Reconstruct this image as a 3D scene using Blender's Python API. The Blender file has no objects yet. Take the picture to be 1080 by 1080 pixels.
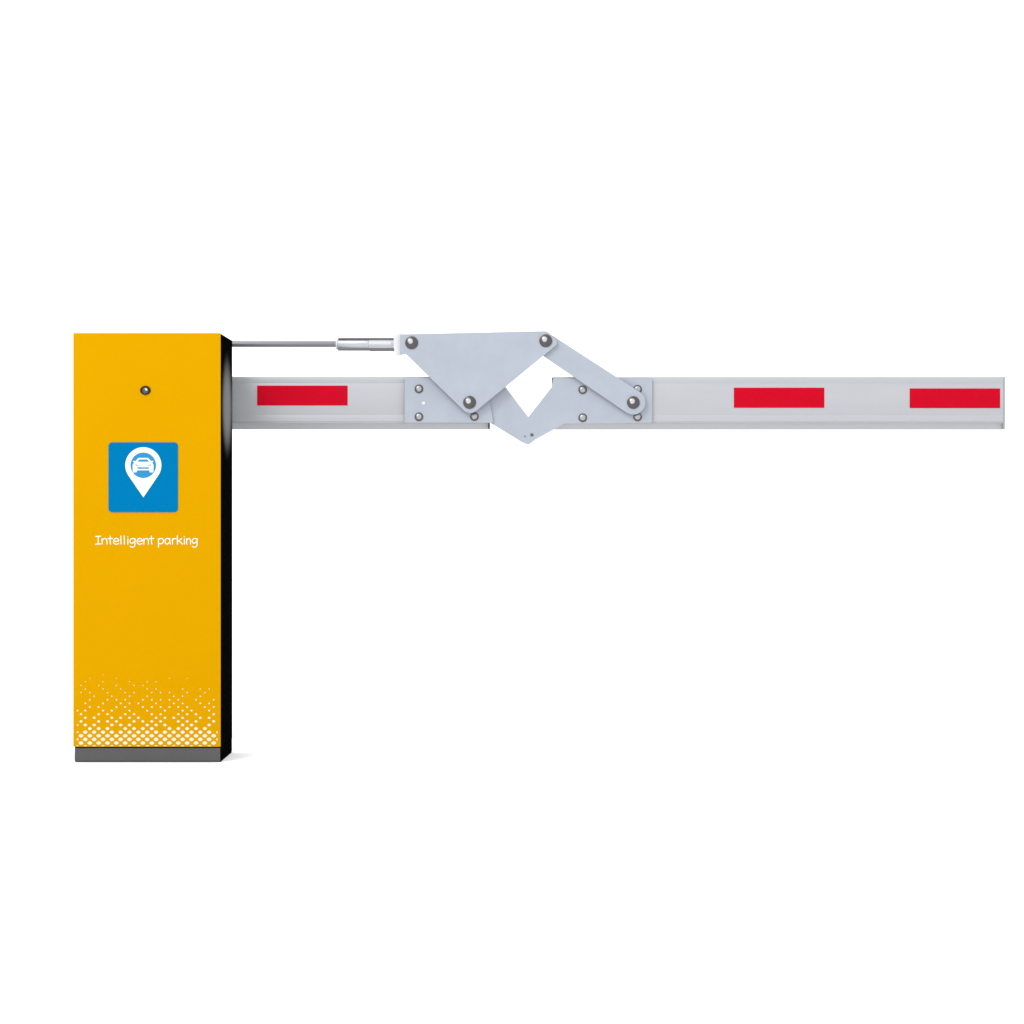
import bpy, bmesh, math
from mathutils import Vector

scene = bpy.context.scene
COL = scene.collection

# ------------------------------------------------------------------ measures
D = 5.94                 # camera distance to the front panel (m)
S = 452.4                # photo pixels per metre on the front panel plane
CZ = (804.2 - 540.0) / S  # eye height

def sc(y):               # photo pixels per metre at depth y
    return S * D / (D + y)
def X(px, y=0.0): return (px - 540.0) / sc(y)
def Z(py, y=0.0): return CZ + (540.0 - py) / sc(y)

# ------------------------------------------------------------------ materials
def mat(name, color, rough=0.5, metal=0.0, spec=0.5, var=0.0, vscale=(8, 8, 8), bump=0.0, bscale=(300, 300, 300), rvar=0.0):
    m = bpy.data.materials.new(name); m.use_nodes = True
    if name not in ('white_backdrop_paper', 'black_powder_coat'): color = tuple(c * 0.845 for c in color)
    nt = m.node_tree; b = nt.nodes['Principled BSDF']
    b.inputs['Base Color'].default_value = (*color, 1)
    b.inputs['Roughness'].default_value = rough
    b.inputs['Metallic'].default_value = metal
    b.inputs['Specular IOR Level'].default_value = spec
    tc = nt.nodes.new('ShaderNodeTexCoord')
    if var or rvar:
        mp = nt.nodes.new('ShaderNodeMapping'); mp.inputs['Scale'].default_value = vscale
        n = nt.nodes.new('ShaderNodeTexNoise'); n.inputs['Scale'].default_value = 1.0
        n.inputs['Detail'].default_value = 5; n.inputs['Roughness'].default_value = 0.6
        nt.links.new(tc.outputs['Object'], mp.inputs[0]); nt.links.new(mp.outputs[0], n.inputs['Vector'])
        if var:
            r = nt.nodes.new('ShaderNodeMapRange')
            r.inputs['From Min'].default_value = 0.3; r.inputs['From Max'].default_value = 0.7
            r.inputs['To Min'].default_value = 1 - var; r.inputs['To Max'].default_value = 1 + var
            mx = nt.nodes.new('ShaderNodeVectorMath'); mx.operation = 'SCALE'
            mx.inputs[0].default_value = color
            nt.links.new(n.outputs['Fac'], r.inputs['Value']); nt.links.new(r.outputs[0], mx.inputs['Scale'])
            nt.links.new(mx.outputs[0], b.inputs['Base Color'])
        if rvar:
            r2 = nt.nodes.new('ShaderNodeMapRange')
            r2.inputs['From Min'].default_value = 0.3; r2.inputs['From Max'].default_value = 0.7
            r2.inputs['To Min'].default_value = rough - rvar; r2.inputs['To Max'].default_value = rough + rvar
            nt.links.new(n.outputs['Fac'], r2.inputs['Value']); nt.links.new(r2.outputs[0], b.inputs['Roughness'])
    if bump:
        mp2 = nt.nodes.new('ShaderNodeMapping'); mp2.inputs['Scale'].default_value = bscale
        n2 = nt.nodes.new('ShaderNodeTexNoise'); n2.inputs['Scale'].default_value = 1.0; n2.inputs['Detail'].default_value = 3
        bp = nt.nodes.new('ShaderNodeBump'); bp.inputs['Strength'].default_value = bump; bp.inputs['Distance'].default_value = 0.001
        nt.links.new(tc.outputs['Object'], mp2.inputs[0]); nt.links.new(mp2.outputs[0], n2.inputs['Vector'])
        nt.links.new(n2.outputs['Fac'], bp.inputs['Height']); nt.links.new(bp.outputs[0], b.inputs['Normal'])
    return m

YELLOW = mat('yellow_powder_coat', (0.53, 0.265, 0.0005), 0.6, spec=0.0, var=0.012, vscale=(5, 5, 5))
WHITEP = mat('white_print', (0.78, 0.78, 0.75), 0.6, spec=0.05)
CREAM  = mat('cream_white_print', (0.66, 0.62, 0.47), 0.6, spec=0.0)
BLUE   = mat('blue_print', (0.0005, 0.142, 0.335), 0.55, spec=0.0, var=0.01)
LBLUE  = mat('light_blue_print', (0.028, 0.215, 0.43), 0.55, spec=0.03)
BLACK  = mat('black_powder_coat', (0.0018, 0.0018, 0.0018), 0.7, spec=0.0)
DARK   = mat('dark_gap_paint', (0.01, 0.01, 0.01), 0.7, spec=0.02)
PLINTH = mat('grey_plinth_paint', (0.085, 0.085, 0.087), 0.6, spec=0.1, var=0.03)
BOOM   = mat('anodised_aluminium', (0.387, 0.394, 0.418), 0.40, metal=0.15, spec=0.3, var=0.022, vscale=(3, 20, 26), bump=0.05, bscale=(12, 900, 900), rvar=0.04)
PLATE  = mat('pale_blue_zinc_plate', (0.335, 0.367, 0.425), 0.42, metal=0.15, spec=0.3, var=0.05, vscale=(11, 11, 11), rvar=0.05, bump=0.03)
CAPM   = mat('grey_end_cap_plastic', (0.30, 0.31, 0.32), 0.5, spec=0.3)
RED    = mat('red_reflective_tape', (0.46, 0.0015, 0.014), 0.5, spec=0.03, var=0.04, vscale=(30, 30, 30))
STEEL  = mat('dark_zinc_steel', (0.10, 0.092, 0.095), 0.33, metal=1.0)
GLINT = mat('highlight_metal', (0.52, 0.52, 0.54), 0.3, metal=0.85)  # pale metal standing in for highlights on the pivots and lock
ZINC   = mat('bright_zinc', (0.36, 0.365, 0.38), 0.35, metal=0.8)
GREYM  = mat('grey_cast_metal', (0.13, 0.13, 0.145), 0.4, metal=0.6)
ROD    = mat('rod_steel', (0.19, 0.19, 0.202), 0.36, metal=0.8, spec=0.4)
SLEEVE = mat('plated_sleeve', (0.42, 0.44, 0.47), 0.3, metal=0.55, spec=0.4)
NYLON  = mat('white_nylon', (0.6, 0.6, 0.615), 0.45, spec=0.3)
RUBBER = mat('black_rubber', (0.02, 0.02, 0.022), 0.8, spec=0.1)
PAPER  = mat('white_backdrop_paper', (0.9, 0.9, 0.9), 0.9, spec=0.0)

# ------------------------------------------------------------------ object helpers
WORLD = {}
def link(name, bm, mats, parent, origin=None, smooth=False, label=None):
    """mesh given in world coordinates -> ONE object under parent"""
    if origin is None:
        mn = Vector([min(v.co[i] for v in bm.verts) for i in range(3)])
        mx = Vector([max(v.co[i] for v in bm.verts) for i in range(3)])
        origin = (mn + mx) / 2
    origin = Vector(origin)
    for v in bm.verts: v.co -= origin
    bmesh.ops.recalc_face_normals(bm, faces=bm.faces)
    me = bpy.data.meshes.new(name); bm.to_mesh(me); bm.free()
    for m in (mats if isinstance(mats, (list, tuple)) else [mats]): me.materials.append(m)
    if smooth:
        for p in me.polygons: p.use_smooth = True
        me.set_sharp_from_angle(angle=math.radians(38))
    o = bpy.data.objects.new(name, me); COL.objects.link(o)
    WORLD[o.name] = origin
    if parent:
        o.parent = parent; o.location = origin - WORLD[parent.name]
    else:
        o.location = origin
    if label: o['label'] = label
    return o

def copy_part(src, parent, origin):
    c = src.copy(); COL.objects.link(c)
    c.parent = parent; c.location = Vector(origin) - WORLD[parent.name]
    WORLD[c.name] = Vector(origin)
    return c

def rounded(pts, n=7):
    """(x, y[, r]) polygon -> points with round corners"""
    out = []; N = len(pts)
    for i, p in enumerate(pts):
        r = p[2] if len(p) > 2 else 0
        c = Vector(p[:2])
        if r <= 0: out.append(c); continue
        a = Vector(pts[i - 1][:2]) - c; b = Vector(pts[(i + 1) % N][:2]) - c
        la, lb = a.length, b.length; a.normalize(); b.normalize()
        ang = a.angle(b); t = min(r / math.tan(ang / 2), la * .49, lb * .49); rr = t * math.tan(ang / 2)
        cen = c + (a + b).normalized() * (rr / math.sin(ang / 2))
        s0 = c + a * t - cen; s1 = c + b * t - cen
        a0 = math.atan2(s0.y, s0.x); d = math.atan2(s1.y, s1.x) - a0
        while d > math.pi: d -= 2 * math.pi
        while d < -math.pi: d += 2 * math.pi
        for k in range(n + 1):
            q = a0 + d * k / n; out.append(cen + Vector((math.cos(q), math.sin(q))) * rr)
    return out

def slab(bm, pts_px, yref, y0, y1, bevel=0.0, mi=0, seg=2):
    """outline in photo pixels on the plane y=yref, extruded from y0 (front) to y1 (back)"""
    pts = [(X(p[0], yref), Z(p[1], yref)) for p in pts_px]
    f = [bm.verts.new((x, y0, z)) for x, z in pts]; b = [bm.verts.new((x, y1, z)) for x, z in pts]
    n = len(pts); faces = [bm.faces.new(f), bm.faces.new(b[::-1])]
    for i in range(n):
        faces.append(bm.faces.new((f[i], b[i], b[(i + 1) % n], f[(i + 1) % n])))
    for q in faces: q.material_index = mi
    if bevel:
        es = [e for e in faces[0].edges]
        bmesh.ops.bevel(bm, geom=es, offset=bevel, segments=seg, profile=0.5, affect='EDGES', material=-1)

def sheet(bm, pts_px, y, mi=0, hole=None):
    pts = [(X(p[0], 0), Z(p[1], 0)) for p in pts_px]
    f = bm.faces.new([bm.verts.new((x, y, z)) for x, z in pts]); f.material_index = mi
    return f

def box(bm, x0, x1, y0, y1, z0, z1, bevel=0.0, mi=0, seg=2):
    vs = [bm.verts.new((x, y, z)) for x in (x0, x1) for y in (y0, y1) for z in (z0, z1)]
    fs = []
    for q in ((0, 1, 3, 2), (4, 6, 7, 5), (0, 4, 5, 1), (2, 3, 7, 6), (0, 2, 6, 4), (1, 5, 7, 3)):
        fs.append(bm.faces.new([vs[i] for i in q]))
    for f in fs: f.material_index = mi
    if bevel:
        es = list({e for f in fs for e in f.edges})
        bmesh.ops.bevel(bm, geom=es, offset=bevel, segments=seg, profile=0.5, affect='EDGES', material=-1)

def lathe(bm, cen, axis, prof, n=28, mi=0, hexa=None):
    """prof: list of (distance along axis, radius); axis 'x' or 'y'"""
    rings = []
    for t, r in prof:
        ring = []
        if r <= 1e-6:
            p = Vector(cen); p[0 if axis == 'x' else 1] += t
            ring = [bm.verts.new(p)]
        else:
            for k in range(n):
                a = 2 * math.pi * (k + .5) / n
                c, s = math.cos(a) * r, math.sin(a) * r
                p = Vector((cen[0] + t, cen[1] + c, cen[2] + s)) if axis == 'x' else Vector((cen[0] + c, cen[1] + t, cen[2] + s))
                ring.append(bm.verts.new(p))
        rings.append(ring)
    for a, b in zip(rings, rings[1:]):
        for k in range(n):
            k2 = (k + 1) % n
            if len(a) == 1 and len(b) == 1: continue
            if len(a) == 1: f = bm.faces.new((a[0], b[k2], b[k]))
            elif len(b) == 1: f = bm.faces.new((a[k], a[k2], b[0]))
            else: f = bm.faces.new((a[k], a[k2], b[k2], b[k]))
            f.material_index = mi
    if len(rings[0]) > 1: bm.faces.new(rings[0][::-1]).material_index = mi
    if len(rings[-1]) > 1: bm.faces.new(rings[-1]).material_index = mi

# ================================================================== backdrop
bm = bmesh.new()
prof = [(-9.0, 0.0), (3.4, 0.0)]
R = 1.6
for k in range(1, 17):
    a = math.pi / 2 * k / 16
    prof.append((3.4 + R * math.sin(a), R - R * math.cos(a)))
prof.append((3.4 + R, 8.0))
prev = None
for y, z in prof:
    cur = [bm.verts.new((x, y, z)) for x in (-10.0, 10.0)]
    if prev: bm.faces.new((prev[0], prev[1], cur[1], cur[0]))
    prev = cur
o = link('backdrop', bm, PAPER, None, origin=(0, 0, 0), smooth=True)
o['kind'] = 'structure'

# ================================================================== the barrier
XL, XR = X(77.2), X(232.6)
root = bpy.data.objects.new('parking_barrier', None); COL.objects.link(root)
root.location = ((XL + XR) / 2, 0.125, 0.0); WORLD[root.name] = Vector(root.location)
root.empty_display_size = 0.2
root['label'] = 'yellow fronted parking barrier cabinet with black sides and a folding silver boom arm'
root['category'] = 'parking barrier'

PY0 = 0.0           # front of the panel
# --- housing (black sides, top, back)
bm = bmesh.new()
box(bm, XL + 0.003, XR, 0.0035, 0.25, Z(788.9), Z(351.6), 0.0012)
housing = link('housing', bm, BLACK, root)

# --- front panel with its printed dots
bm = bmesh.new()
slab(bm, rounded([(77.2, 351.2, .8), (232.55, 351.2, .5), (232.55, 787.6, .5), (77.2, 787.6, 1.0)], 4), 0, 0.0, 0.003, 0.0006)
rows = {
 0: range(16), 1: range(15), 2: range(16), 3: range(15),
 4: (1, 2, 3, 5, 6, 7, 8, 10, 11, 12, 13, 14), 5: (0, 1, 3, 4, 5, 7, 8, 9, 11, 12, 14),
 6: (0, 2, 3, 4, 6, 7, 8, 9, 11, 12, 13, 15), 7: (0, 1, 3, 4, 5, 6, 8, 9, 10, 11, 13, 14),
 8: (0, 2, 3, 5, 6, 8, 9, 11, 12, 13, 15), 9: (0, 2, 3, 5, 7, 9, 11, 12, 14),
 10: (1, 2, 4, 5, 7, 8, 9, 10, 11, 12, 14, 15), 11: (0, 2, 4, 5, 6, 8, 10, 11, 13, 14),
 12: (1, 3, 4, 5, 7, 8, 9, 10, 11, 13, 15), 13: (1, 3, 5, 7, 10, 11, 13),
 14: (0, 1, 3, 5, 6, 8, 9, 10, 12, 14), 15: (0, 2, 4, 7, 8, 11, 13, 14),
 16: (0, 2, 4, 6, 7), 17: (0, 2, 5, 7, 8), 18: (1, 4, 10, 12), 19: (2,)}
HW = [2.5, 2.45, 2.5, 2.2, 1.95, 1.85, 1.7, 1.65, 1.5, 1.3, 1.22, 1.15, 1.08, 1.0, .95, .85, .8, .72, .5, .4]
HH = [1.75, 1.85, 1.8, 1.75, 1.6, 1.4, 1.3, 1.2, 1.15, 1.1, 1.1, 1.05, 1.0, .9, .85, .8, .75, .7, .5, .45]
PR = -0.0004
def dot(cx, cy, a, b, clip=None):
    pts = []
    for k in range(16):
        t = 2 * math.pi * k / 16
        c, s = math.cos(t), math.sin(t)
        e = 1.25     # between a diamond and an ellipse, as expanded-metal openings look
        pts.append((cx + a * math.copysign(abs(c) ** e, c), cy + b * math.copysign(abs(s) ** e, s)))
    if clip: pts = [(min(max(x, clip[0]), clip[1]), y) for x, y in pts]
    sheet(bm, pts, PR, 1)
for r, ks in rows.items():
    y = 783.6 - 3.795 * r
    for k in ks:
        x = (85.45 if r % 2 == 0 else 90.0) + 9.33 * k
        q = 1.06 if r < 5 else max(.78, 1.03 - .03 * (r - 5))
        dot(x, y, HW[r] * q, HH[r] * q)
for r in (1, 3, 5, 9): dot(81.9, 783.6 - 3.795 * r, .95, 1.0 if r > 1 else 1.4)
for r in (1, 3): dot(228.9, 783.6 - 3.795 * r, .8, 1.3)
for k in range(-1, 15): dot(90.0 + 9.33 * k + (1 if k < 0 else 0), 786.5, 1.9 if k >= 0 else .9, .62)
panel = link('front_panel', bm, [YELLOW, CREAM], root)

# --- hinge pins that peep out below the panel
bm = bmesh.new(); lathe(bm, (X(105.6), 0.0045, Z(788.3)), 'x', [(-.0035, .0017), (.0035, .0017)], 12)
pin = link('hinge_pin', bm, RUBBER, root, smooth=True)
copy_part(pin, root, (X(202.3), 0.0045, Z(788.3)))

# --- plinth
bm = bmesh.new()
box(bm, X(78.5), X(232.3), 0.003, 0.249, Z(802.7), Z(788.95), 0.0006)
box(bm, X(78.5) + .001, X(232.3) - .0005, 0.0045, 0.248, 0.0, Z(802.9), 0)
for f in bm.faces:      # the side of the plinth is painted black like the housing
    c = f.calc_center_median()
    if c.x > X(232.3) - 0.0008: f.material_index = 1
plinth = link('plinth', bm, [PLINTH, BLACK], root)

# --- lock
lc = (X(153.4), 0.0, Z(411.7)); px = 1 / S
bm = bmesh.new()
lathe(bm, (lc[0], -0.0003, lc[2]), 'y', [(0.0, 5.6 * px), (-.0016, 5.5 * px), (-.0022, 5.0 * px), (-.0022, 4.2 * px), (-.0008, 4.0 * px), (-.0008, 0)], 32)
for v in bm.verts: v.co.z = lc[2] + (v.co.z - lc[2]) * .86
lock = link('lock', bm, RUBBER, root, smooth=True)
bm = bmesh.new()
lathe(bm, (lc[0] + .1 * px, -0.0012, lc[2] - .3 * px), 'y', [(0, 4.0 * px), (-.002, 3.9 * px), (-.0045, 3.2 * px), (-.0058, 1.9 * px), (-.0062, 0)], 28)
lathe(bm, (lc[0] + 1.2 * px, -0.0065, lc[2] + .5 * px), 'y', [(.0012, 1.5 * px), (-.0003, 1.4 * px), (-.0012, .8 * px), (-.0014, 0)], 18, mi=1)  # small pale stud built in as the barrel's highlight
link('key_barrel', bm, [STEEL, GLINT], lock, smooth=True)

# --- parking sign
K = 95 / 1080.0
def s2(x, y): return (105 + x * K, 455 + y * K)
bm = bmesh.new()
slab(bm, rounded([(114.4, 466.5, 4.0), (187.9, 466.5, 4.0), (187.9, 540.3, 4.0), (114.4, 540.3, 4.0)], 6), 0, -0.0012, -0.0002, 0.0003)
sign = link('parking_sign', bm, BLUE, root)

# location pin: teardrop with a round opening (built as a strip ring, no overlapping faces)
bm = bmesh.new()
cx, cy, ro, ri = 526, 406, 216, 154
tip = (526, 790); dist = tip[1] - cy; th = math.acos(ro / dist)
outer = []; inner = []
M = 96
for k in range(M):
    a = 2 * math.pi * k / M + math.pi / 2          # start pointing down to the tip
    d = (math.cos(a), math.sin(a))
    off = abs((a - math.pi / 2 + math.pi) % (2 * math.pi) - math.pi)
    rad = ro if off >= th else min(ro / math.cos(th - off) , dist)
    outer.append((cx + d[0] * rad, cy + d[1] * rad)); inner.append((cx + d[0] * ri, cy + d[1] * ri))
def sv(p, y): q = s2(*p); return bm.verts.new((X(q[0]), y, Z(q[1])))
for lay in (0,):
    vo = [sv(p, -0.0017) for p in outer]; vi = [sv(p, -0.0017) for p in inner]
    vob = [sv(p, -0.0013) for p in outer]
    for k in range(M):
        j = (k + 1) % M
        bm.faces.new((vo[k], vo[j], vi[j], vi[k])); bm.faces.new((vo[k], vob[k], vob[j], vo[j]))
pinm = link('location_pin', bm, WHITEP, sign)

# round badge with the car drawing
bm = bmesh.new()
f = bm.faces.new([sv(p, -0.0015) for p in inner[::-1]]); f.material_index = 0
def car_poly(pts, y, mi):
    f = bm.faces.new([sv(p, y) for p in pts]); f.material_index = mi
Y1, Y2 = -0.0019, -0.0022
body = rounded([(468, 318, 14), (584, 318, 14), (628, 368, 10), (648, 400, 14), (646, 491, 4), (604, 491, 4), (598, 466), (454, 466), (442, 491, 4), (401, 491, 4), (398, 400, 14), (424, 368, 10)], 4)
car_poly(body, Y1, 1)
car_poly(rounded([(403, 353, 4), (424, 353, 4), (436, 363, 2), (424, 372, 2), (406, 368, 4)], 3), Y1 - .0001, 1)
car_poly(rounded([(647, 353, 4), (626, 353, 4), (614, 363, 2), (626, 372, 2), (644, 368, 4)], 3), Y1 - .0001, 1)
car_poly(rounded([(480, 336, 4), (572, 336, 4), (598, 364, 3), (454, 364, 3)], 3), Y2, 0)
car_poly(rounded([(426, 394, 4), (450, 399, 2), (482, 403, 4), (474, 410, 3), (430, 408, 4)], 3), Y2, 0)
car_poly(rounded([(624, 394, 4), (600, 399, 2), (568, 403, 4), (576, 410, 3), (620, 408, 4)], 3), Y2, 0)
car_poly(rounded([(448, 430, 5), (600, 430, 5), (590, 449, 5), (458, 449, 5)], 3), Y2, 0)
link('car_emblem', bm, [LBLUE, WHITEP], sign)

# --- lettering, hand-drawn monoline strokes
def spline(p, n=6):
    if len(p) < 3: return [Vector(q) for q in p]
    P = [Vector(q) for q in p]; P = [2 * P[0] - P[1]] + P + [2 * P[-1] - P[-2]]
    out = []
    for i in range(1, len(P) - 2):
        a, b, c, d = P[i - 1:i + 3]
        for k in range(n):
            t = k / n
            out.append(.5 * ((2 * b) + (c - a) * t + (2 * a - 5 * b + 4 * c - d) * t * t + (3 * b - a - 3 * c + d) * t ** 3))
    out.append(P[-2]); return out
strokes = []
def n_(a, b): strokes.extend([[(a, 110), (a + 1, 157)], [(a + 1, 126), (a + 12, 111), (b - 12, 109), (b - 2, 120), (b, 140), (b, 157)]])
def e_(x): strokes.append([(x + 4, 133), (x + 26, 131), (x + 48, 129), (x + 42, 113), (x + 25, 107), (x + 8, 115), (x + 1, 135), (x + 9, 152), (x + 27, 158), (x + 48, 151)])
def t_(x): strokes.extend([[(x, 86), (x, 120), (x + 1, 148), (x + 5, 157)], [(x - 20, 109), (x + 20, 107)]])
def l_(x): strokes.append([(x, 84), (x + 1, 157)])
def i_(x): strokes.extend([[(x, 110), (x, 157)], [(x, 90), (x, 92.5)]])
def g_(x): strokes.extend([[(x + 44, 114), (x + 28, 107), (x + 8, 114), (x + 1, 131), (x + 9, 147), (x + 27, 146), (x + 43, 131)],
                           [(x + 45, 108), (x + 45, 140), (x + 44, 165), (x + 35, 180), (x + 18, 184), (x + 2, 176)]])
strokes.extend([[(91, 89), (135, 87)], [(113, 88), (113, 156)], [(90, 157), (136, 155)]])
n_(147, 190); t_(218); e_(246); l_(312); l_(341); i_(373); g_(390); e_(452); n_(513, 553); t_(580)
strokes.extend([[(641, 109), (641, 184)], [(642, 119), (655, 109), (675, 110), (685, 128), (676, 148), (656, 155), (643, 146)]])
strokes.extend([[(738, 116), (725, 107), (707, 112), (698, 130), (704, 150), (720, 157), (738, 140)], [(740, 108), (741, 140), (745, 157)]])
strokes.extend([[(763, 110), (764, 157)], [(764, 126), (771, 113), (783, 107), (796, 113)]])
strokes.extend([[(806, 84), (807, 157)], [(846, 107), (808, 136)], [(820, 128), (851, 157)]])
i_(868); n_(887, 922); g_(935)
bm = bmesh.new()
TK = 130 / 1080.0; WID = 3.7
for si, st in enumerate(strokes):
    p = spline(st); y = -0.0004 - .00003 * (si % 9)
    L = []; Rr = []
    for i, q in enumerate(p):
        t = (p[min(i + 1, len(p) - 1)] - p[max(i - 1, 0)]).normalized(); nn = Vector((-t.y, t.x))
        L.append(q + nn * WID); Rr.append(q - nn * WID)
    t0 = (p[1] - p[0]).normalized(); t1 = (p[-1] - p[-2]).normalized()
    def cap(c, t):
        nn = Vector((-t.y, t.x)); return [c + (nn * math.cos(a) + t * math.sin(a)) * WID for a in [math.pi * k / 6 for k in range(1, 6)]]
    def tv(q): return bm.verts.new((X(90 + q.x * TK), y, Z(555 + q.y * TK)))
    lv = [tv(q) for q in L]; rv = [tv(q) for q in Rr]
    for i in range(len(p) - 1): bm.faces.new((lv[i], lv[i + 1], rv[i + 1], rv[i]))
    bm.faces.new([lv[-1]] + [tv(q) for q in cap(p[-1], t1)] + [rv[-1]])
    bm.faces.new([rv[0]] + [tv(q) for q in cap(p[0], -t0)] + [lv[0]])
link('lettering', bm, WHITEP, root)

# ================================================================== boom arm
YB = 0.300          # front face of the boom
BD = 0.046          # boom depth
def boom(name, px0, px1, top0=397.0, bot=452.6, label=None):
    bm = bmesh.new()
    zt, zb, zl, zg = Z(top0, YB), Z(bot, YB), Z(446.2, YB), Z(444.6, YB)
    pr = [(YB + .005, zt), (YB + .0012, zt - .0022), (YB, zt - .006)] + [q for p in (404.2, 437.6) for q in ((YB, Z(p, YB) + .0006), (YB + .0003, Z(p, YB)), (YB, Z(p, YB) - .0006))] + [(YB, zg), (YB + .0014, zg - .0006), (YB + .0014, zl + .0004),
          (YB + .0004, zl - .0002), (YB + .0095, zl - .0004), (YB + .0195, zb + .0020), (YB + .0215, zb)]
    back = [(2 * YB + BD - y, z) for y, z in pr][::-1]
    pr = pr + back
    a = [bm.verts.new((X(px0, YB), y, z)) for y, z in pr]; b = [bm.verts.new((X(px1, YB), y, z)) for y, z in pr]
    n = len(pr)
    for i in range(n):
        j = (i + 1) % n; bm.faces.new((a[i], a[j], b[j], b[i]))
    bm.faces.new(a); bm.faces.new(b[::-1])
    return link(name, bm, BOOM, root, smooth=True, label=label)

inner = boom('boom_section', 150, 515, label='inner boom section between cabinet and fold joint')
outer = boom('boom_section', 583.5, 1058.2, 397.3, 452.8, label='outer boom section beyond the fold joint')
def end_block(px0, px1, parent, m, name, grow=0.0):
    bm = bmesh.new()
    box(bm, X(px0, YB), X(px1, YB), YB + .0008 - grow, YB + BD - .0008 + grow, Z(452.4, YB) - grow, Z(397.6, YB) + grow, .0012)
    return link(name, bm, m, parent)
end_block(515, 516.6, inner, RUBBER, 'end_plug', -.0006)
end_block(582.4, 583.5, outer, RUBBER, 'end_plug', -.0006)
end_block(1058.2, 1060.2, outer, CAPM, 'end_cap', .0004)

def tape(px0, px1, py0, py1, parent, src=None):
    bm = bmesh.new()
    slab(bm, rounded([(px0, py0, .4), (px1, py0, .4), (px1, py1, .4), (px0, py1, .4)], 3), YB, YB - .0009, YB - .0001, .0003)
    return link('reflective_strip', bm, RED, parent)
tape(271.2, 366.7, 406.7, 427.7, inner)
tape(774.0, 869.4, 408.9, 430.2, outer)
tape(959.4, 1054.8, 409.7, 430.5, outer)

# --- arm shaft and flange at the back of the cabinet
bm = bmesh.new()
c = (X(185, YB), 0.2505, Z(424.8, YB))
lathe(bm, c, 'y', [(0, .042), (.012, .042), (.013, .03), (.0485, .03)], 32)
link('drive_shaft', bm, STEEL, root, smooth=True)

# --- fasteners (built once, then copied)
def make_bolt(parent, cen, r):
    bm = bmesh.new(); cx_, cy_, cz_ = cen
    lathe(bm, cen, 'y', [(0, r), (-.0012, r), (-.0018, .93 * r), (-.0018, .60 * r)], 24)
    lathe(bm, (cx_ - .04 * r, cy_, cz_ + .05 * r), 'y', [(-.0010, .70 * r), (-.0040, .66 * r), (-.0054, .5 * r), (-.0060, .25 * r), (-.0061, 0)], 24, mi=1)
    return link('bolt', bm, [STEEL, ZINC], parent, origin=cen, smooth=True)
def make_pivot(parent, cen, r):
    bm = bmesh.new()
    lathe(bm, cen, 'y', [(0, r), (-.002, r), (-.0026, .95 * r), (-.0026, .86 * r), (-.004, .85 * r)] + [(-.004 - r * (math.sqrt(1.7 ** 2 - q * q) - math.sqrt(1.7 ** 2 - .84 ** 2)), r * q) for q in (.84, .76, .66, .54, .42, .3, .18, .08, 0)], 36)
    st = (cen[0] - .20 * r, cen[1], cen[2] + .20 * r)     # pale off-centre stud, shaped in as the dome's upper-left highlight
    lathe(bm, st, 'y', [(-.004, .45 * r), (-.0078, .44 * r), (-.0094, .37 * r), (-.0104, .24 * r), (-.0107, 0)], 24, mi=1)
    return link('pivot_pin', bm, [STEEL, GLINT], parent, origin=cen, smooth=True)

# --- plate clamped on the inner boom
YP = 0.287
bm = bmesh.new()
slab(bm, rounded([(426.7, 398.6, 1), (516.4, 398.6, 1), (516.8, 424), (520.6, 446.0, 1), (426.7, 446.0, 1)], 3), YP, YP, YP + .005, .0010)
box(bm, X(430, YP), X(512, YP), YP + .005, YB - .0002, Z(443, YP), Z(402, YP))
mplate = link('mounting_plate', bm, PLATE, root)
Rb = 4.6 / sc(YP)
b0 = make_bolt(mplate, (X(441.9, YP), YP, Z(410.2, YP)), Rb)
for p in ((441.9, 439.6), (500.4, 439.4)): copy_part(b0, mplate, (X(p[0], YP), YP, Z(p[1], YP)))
bm = bmesh.new()
lathe(bm, (X(446.7, YP), YP, Z(425.4, YP)), 'y', [(0, .0045), (-.0018, .004), (-.0028, .002), (-.003, 0)], 16)
link('rivet', bm, NYLON, mplate, smooth=True)

# --- V shaped gusset on the outer boom
YV = 0.293
bm = bmesh.new()
slab(bm, rounded([(513.5, 404), (530.3, 404), (557.2, 440.4, 1), (582.3, 408.4), (583.4, 399.0, .6), (687.8, 399.0, 1), (687.8, 446.1, 1), (595.4, 446.1),
                  (564.2, 464.0, 4), (557.3, 469.3, 5), (550.5, 466.4, 4), (517.3, 446.0, .6), (513.5, 443)], 5), YV, YV, YV + .005, .0010)
gus = link('gusset_plate', bm, PLATE, root)
for p in ((614.6, 411.2), (614.6, 440.6), (672.5, 410.6), (672.5, 439.8)):
    copy_part(b0, gus, (X(p[0], YV), YV, Z(p[1], YV)))
bm = bmesh.new()
lathe(bm, (X(561.0, YV), YV, Z(458.6, YV)), 'y', [(0, .0042), (-.0012, .004), (-.002, .0028), (-.0008, .0018), (-.0008, 0)], 16)
rv = link('rivet', bm, GREYM, gus, smooth=True)
c2 = copy_part(rv, gus, (X(553.6, YV), YV, Z(460.2, YV))); c2.scale = (.6, .6, .6)

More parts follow.
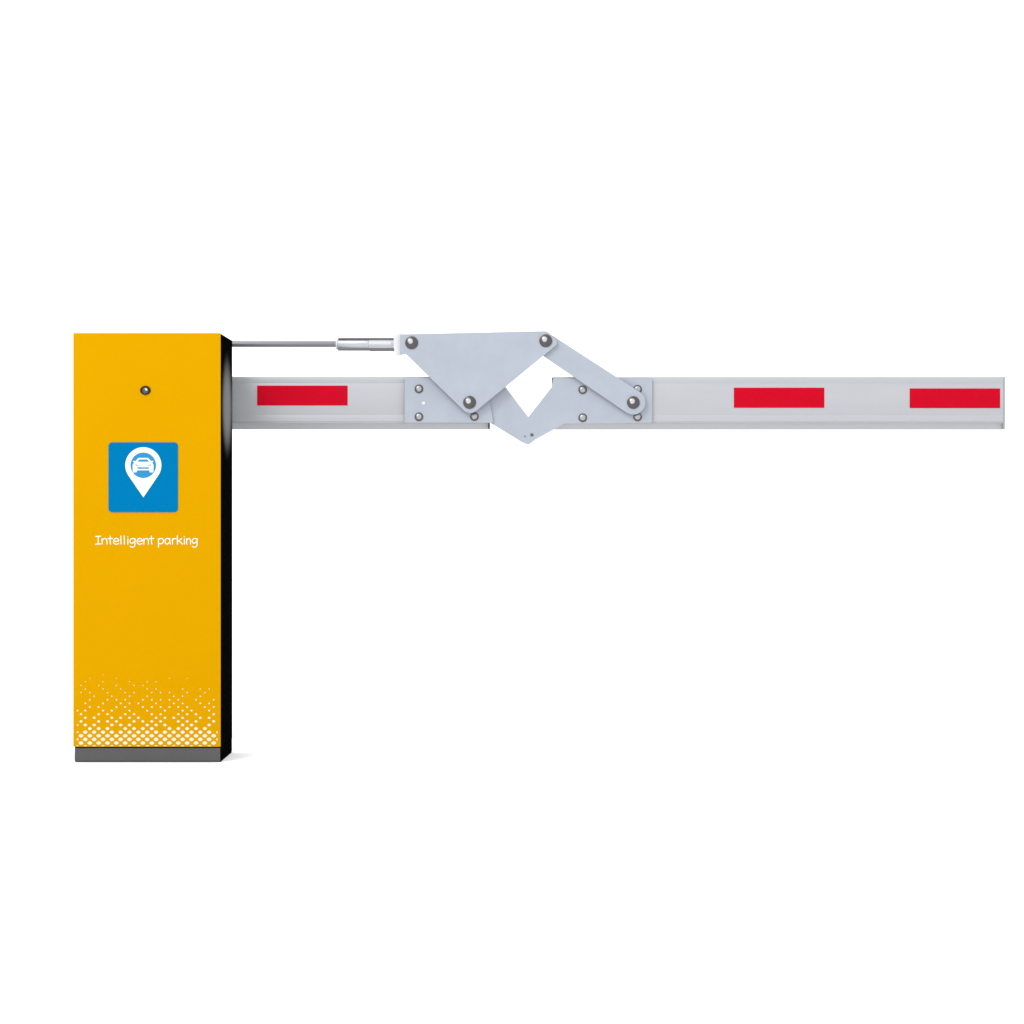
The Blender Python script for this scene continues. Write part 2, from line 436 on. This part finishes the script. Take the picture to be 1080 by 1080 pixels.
# --- link bar
YL = 0.279
pts = [(580.2, 352.2, 3)]
pc = (668.0, 424.4)
for k in range(15):
    a = math.radians(-57 + (123 + 57) * k / 14)
    pts.append((pc[0] + 12.9 * math.cos(a), pc[1] + 12.9 * math.sin(a)))
pts += [(573.6, 376.0, 3), (564.0, 366.0, 4)]
bm = bmesh.new(); slab(bm, rounded(pts, 4), YL, YL, YL + .0065, .0013)
lbar = link('link_bar', bm, PLATE, root)
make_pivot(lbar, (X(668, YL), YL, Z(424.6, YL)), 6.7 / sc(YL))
bm = bmesh.new()
lathe(bm, (X(668, YL), YL + .0065, Z(424.6, YL)), 'y', [(0, .012), (.0074, .012)], 20)
link('spacer', bm, STEEL, lbar, smooth=True)

# --- top crank plate
YT = 0.269
bm = bmesh.new()
slab(bm, rounded([(421.9, 352.6, 1.5), (577.3, 349.2, 7), (589.6, 361.6, 4), (495.4, 438.9, 9.5), (428.0, 373.4, 1.5), (421.9, 373.4, 1.5)], 6), YT, YT, YT + .0065, .0013)
crank = link('crank_plate', bm, PLATE, root)
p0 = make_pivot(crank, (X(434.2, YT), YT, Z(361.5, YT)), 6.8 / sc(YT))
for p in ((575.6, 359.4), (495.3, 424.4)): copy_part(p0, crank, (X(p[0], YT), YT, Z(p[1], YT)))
bm = bmesh.new()
lathe(bm, (X(495.3, YT), YT + .0065, Z(424.4, YT)), 'y', [(0, .012), (.0114, .012)], 20)
link('spacer', bm, STEEL, crank, smooth=True)

# --- tie rod with turnbuckle
YR = 0.298
bm = bmesh.new()
r = 3.15 / sc(YR)
lathe(bm, (X(150, YR), YR, Z(362.9, YR)), 'x', [(0, r), (X(356, YR) - X(150, YR), r)], 24)
rod = link('tie_rod', bm, ROD, root, smooth=True)
q = sc(YR)
bm = bmesh.new()
cz = Z(363.3, YR); x0 = X(355.2, YR); Lq = X(416, YR) - x0
lathe(bm, (x0, YR, cz), 'x', [(0, 4.6 / q), (.001, 5.4 / q), (.004, 6.3 / q), (.078, 6.3 / q), (.079, 6.7 / q), (Lq - .001, 6.7 / q), (Lq, 6.2 / q)], 20)
sleeve = link('turnbuckle', bm, SLEEVE, rod, smooth=True)
bm = bmesh.new()   # the two side bars of the turnbuckle frame
box(bm, x0 + .004, x0 + Lq - .001, YR - .0125, YR + .0125, cz + 4.9 / q, cz + 6.7 / q, .0010)
box(bm, x0 + .003, x0 + .080, YR - .0125, YR + .0125, cz - 6.5 / q, cz - 3.9 / q, .0012)
box(bm, x0 + .0805, x0 + Lq - .001, YR - .0125, YR + .0125, cz - 7.1 / q, cz - 3.7 / q, .0012)
link('side_bars', bm, GREYM, sleeve)
bm = bmesh.new()
lathe(bm, (x0 + .0006, YR, cz), 'x', [(-.0022, 4.4 / q), (-.0022, 5.2 / q), (.0004, 5.2 / q)], 20)
link('collar', bm, NYLON, sleeve, smooth=True)
bm = bmesh.new()   # thread seen along the front of the sleeve
xa, xb = X(389, YR), X(413, YR); n = 11
prf = [(0, .0)]
for k in range(n):
    t = (xb - xa) * k / n; w = (xb - xa) / n
    prf += [(t + .001, .0042), (t + .35 * w, .0056), (t + .65 * w, .0056), (t + w, .0042)]
prf.append((xb - xa + .001, 0))
lathe(bm, (xa, YR - 6.2 / q + .0016, cz + .0015), 'x', prf, 14)
link('thread', bm, NYLON, sleeve, smooth=True)
bm = bmesh.new()
slab(bm, rounded([(415.6, 353.0, 2), (424.6, 352.4, 1), (424.6, 375.0, 4), (418.2, 374.0, 3), (415.6, 368.0, 2)], 5), YR, YR - .020, YR + .020, .0015)
link('rod_end', bm, NYLON, rod)

# ================================================================== light
w = bpy.data.worlds.new('World'); scene.world = w; w.use_nodes = True
bg = w.node_tree.nodes['Background']
bg.inputs['Color'].default_value = (1, 1, 1, 1); bg.inputs['Strength'].default_value = 1.12

def aim(o, t): o.rotation_euler = (Vector(t) - o.location).to_track_quat('-Z', 'Y').to_euler()
l = bpy.data.lights.new('key_softbox', 'AREA'); l.shape = 'RECTANGLE'; l.size = 1.5; l.size_y = 1.5; l.energy = 75
k = bpy.data.objects.new('key_softbox', l); COL.objects.link(k); k.location = (-2.1, -2.9, 4.0); aim(k, (-.2, .2, .85))

l = bpy.data.lights.new('added_side_spot', 'SPOT'); l.energy = 17500; l.spot_size = math.radians(6.1); l.spot_blend = 1.0; l.shadow_soft_size = 0.02
k = bpy.data.objects.new('added_side_spot', l); COL.objects.link(k)  # added out-of-frame lamp, only makes the grey glow on the black side
k.location = (1.62, 0.14, Z(428, .14)); aim(k, (XR, 0.14, Z(428, .14)))

# ================================================================== camera
cam = bpy.data.cameras.new('camera'); co = bpy.data.objects.new('camera', cam); COL.objects.link(co)
cam.sensor_fit = 'HORIZONTAL'; cam.sensor_width = 36.0; cam.lens = 36.0 * (S * D) / 1080.0
co.location = (0, -D, CZ); co.rotation_euler = (math.radians(90), 0, 0)
cam.clip_start = .05; cam.clip_end = 200
scene.camera = co

vs = scene.view_settings
vs.view_transform = 'Standard'; vs.look = 'None'; vs.exposure = 0.54; vs.gamma = 1; vs.use_curve_mapping = False
scene.cycles.max_bounces = 8
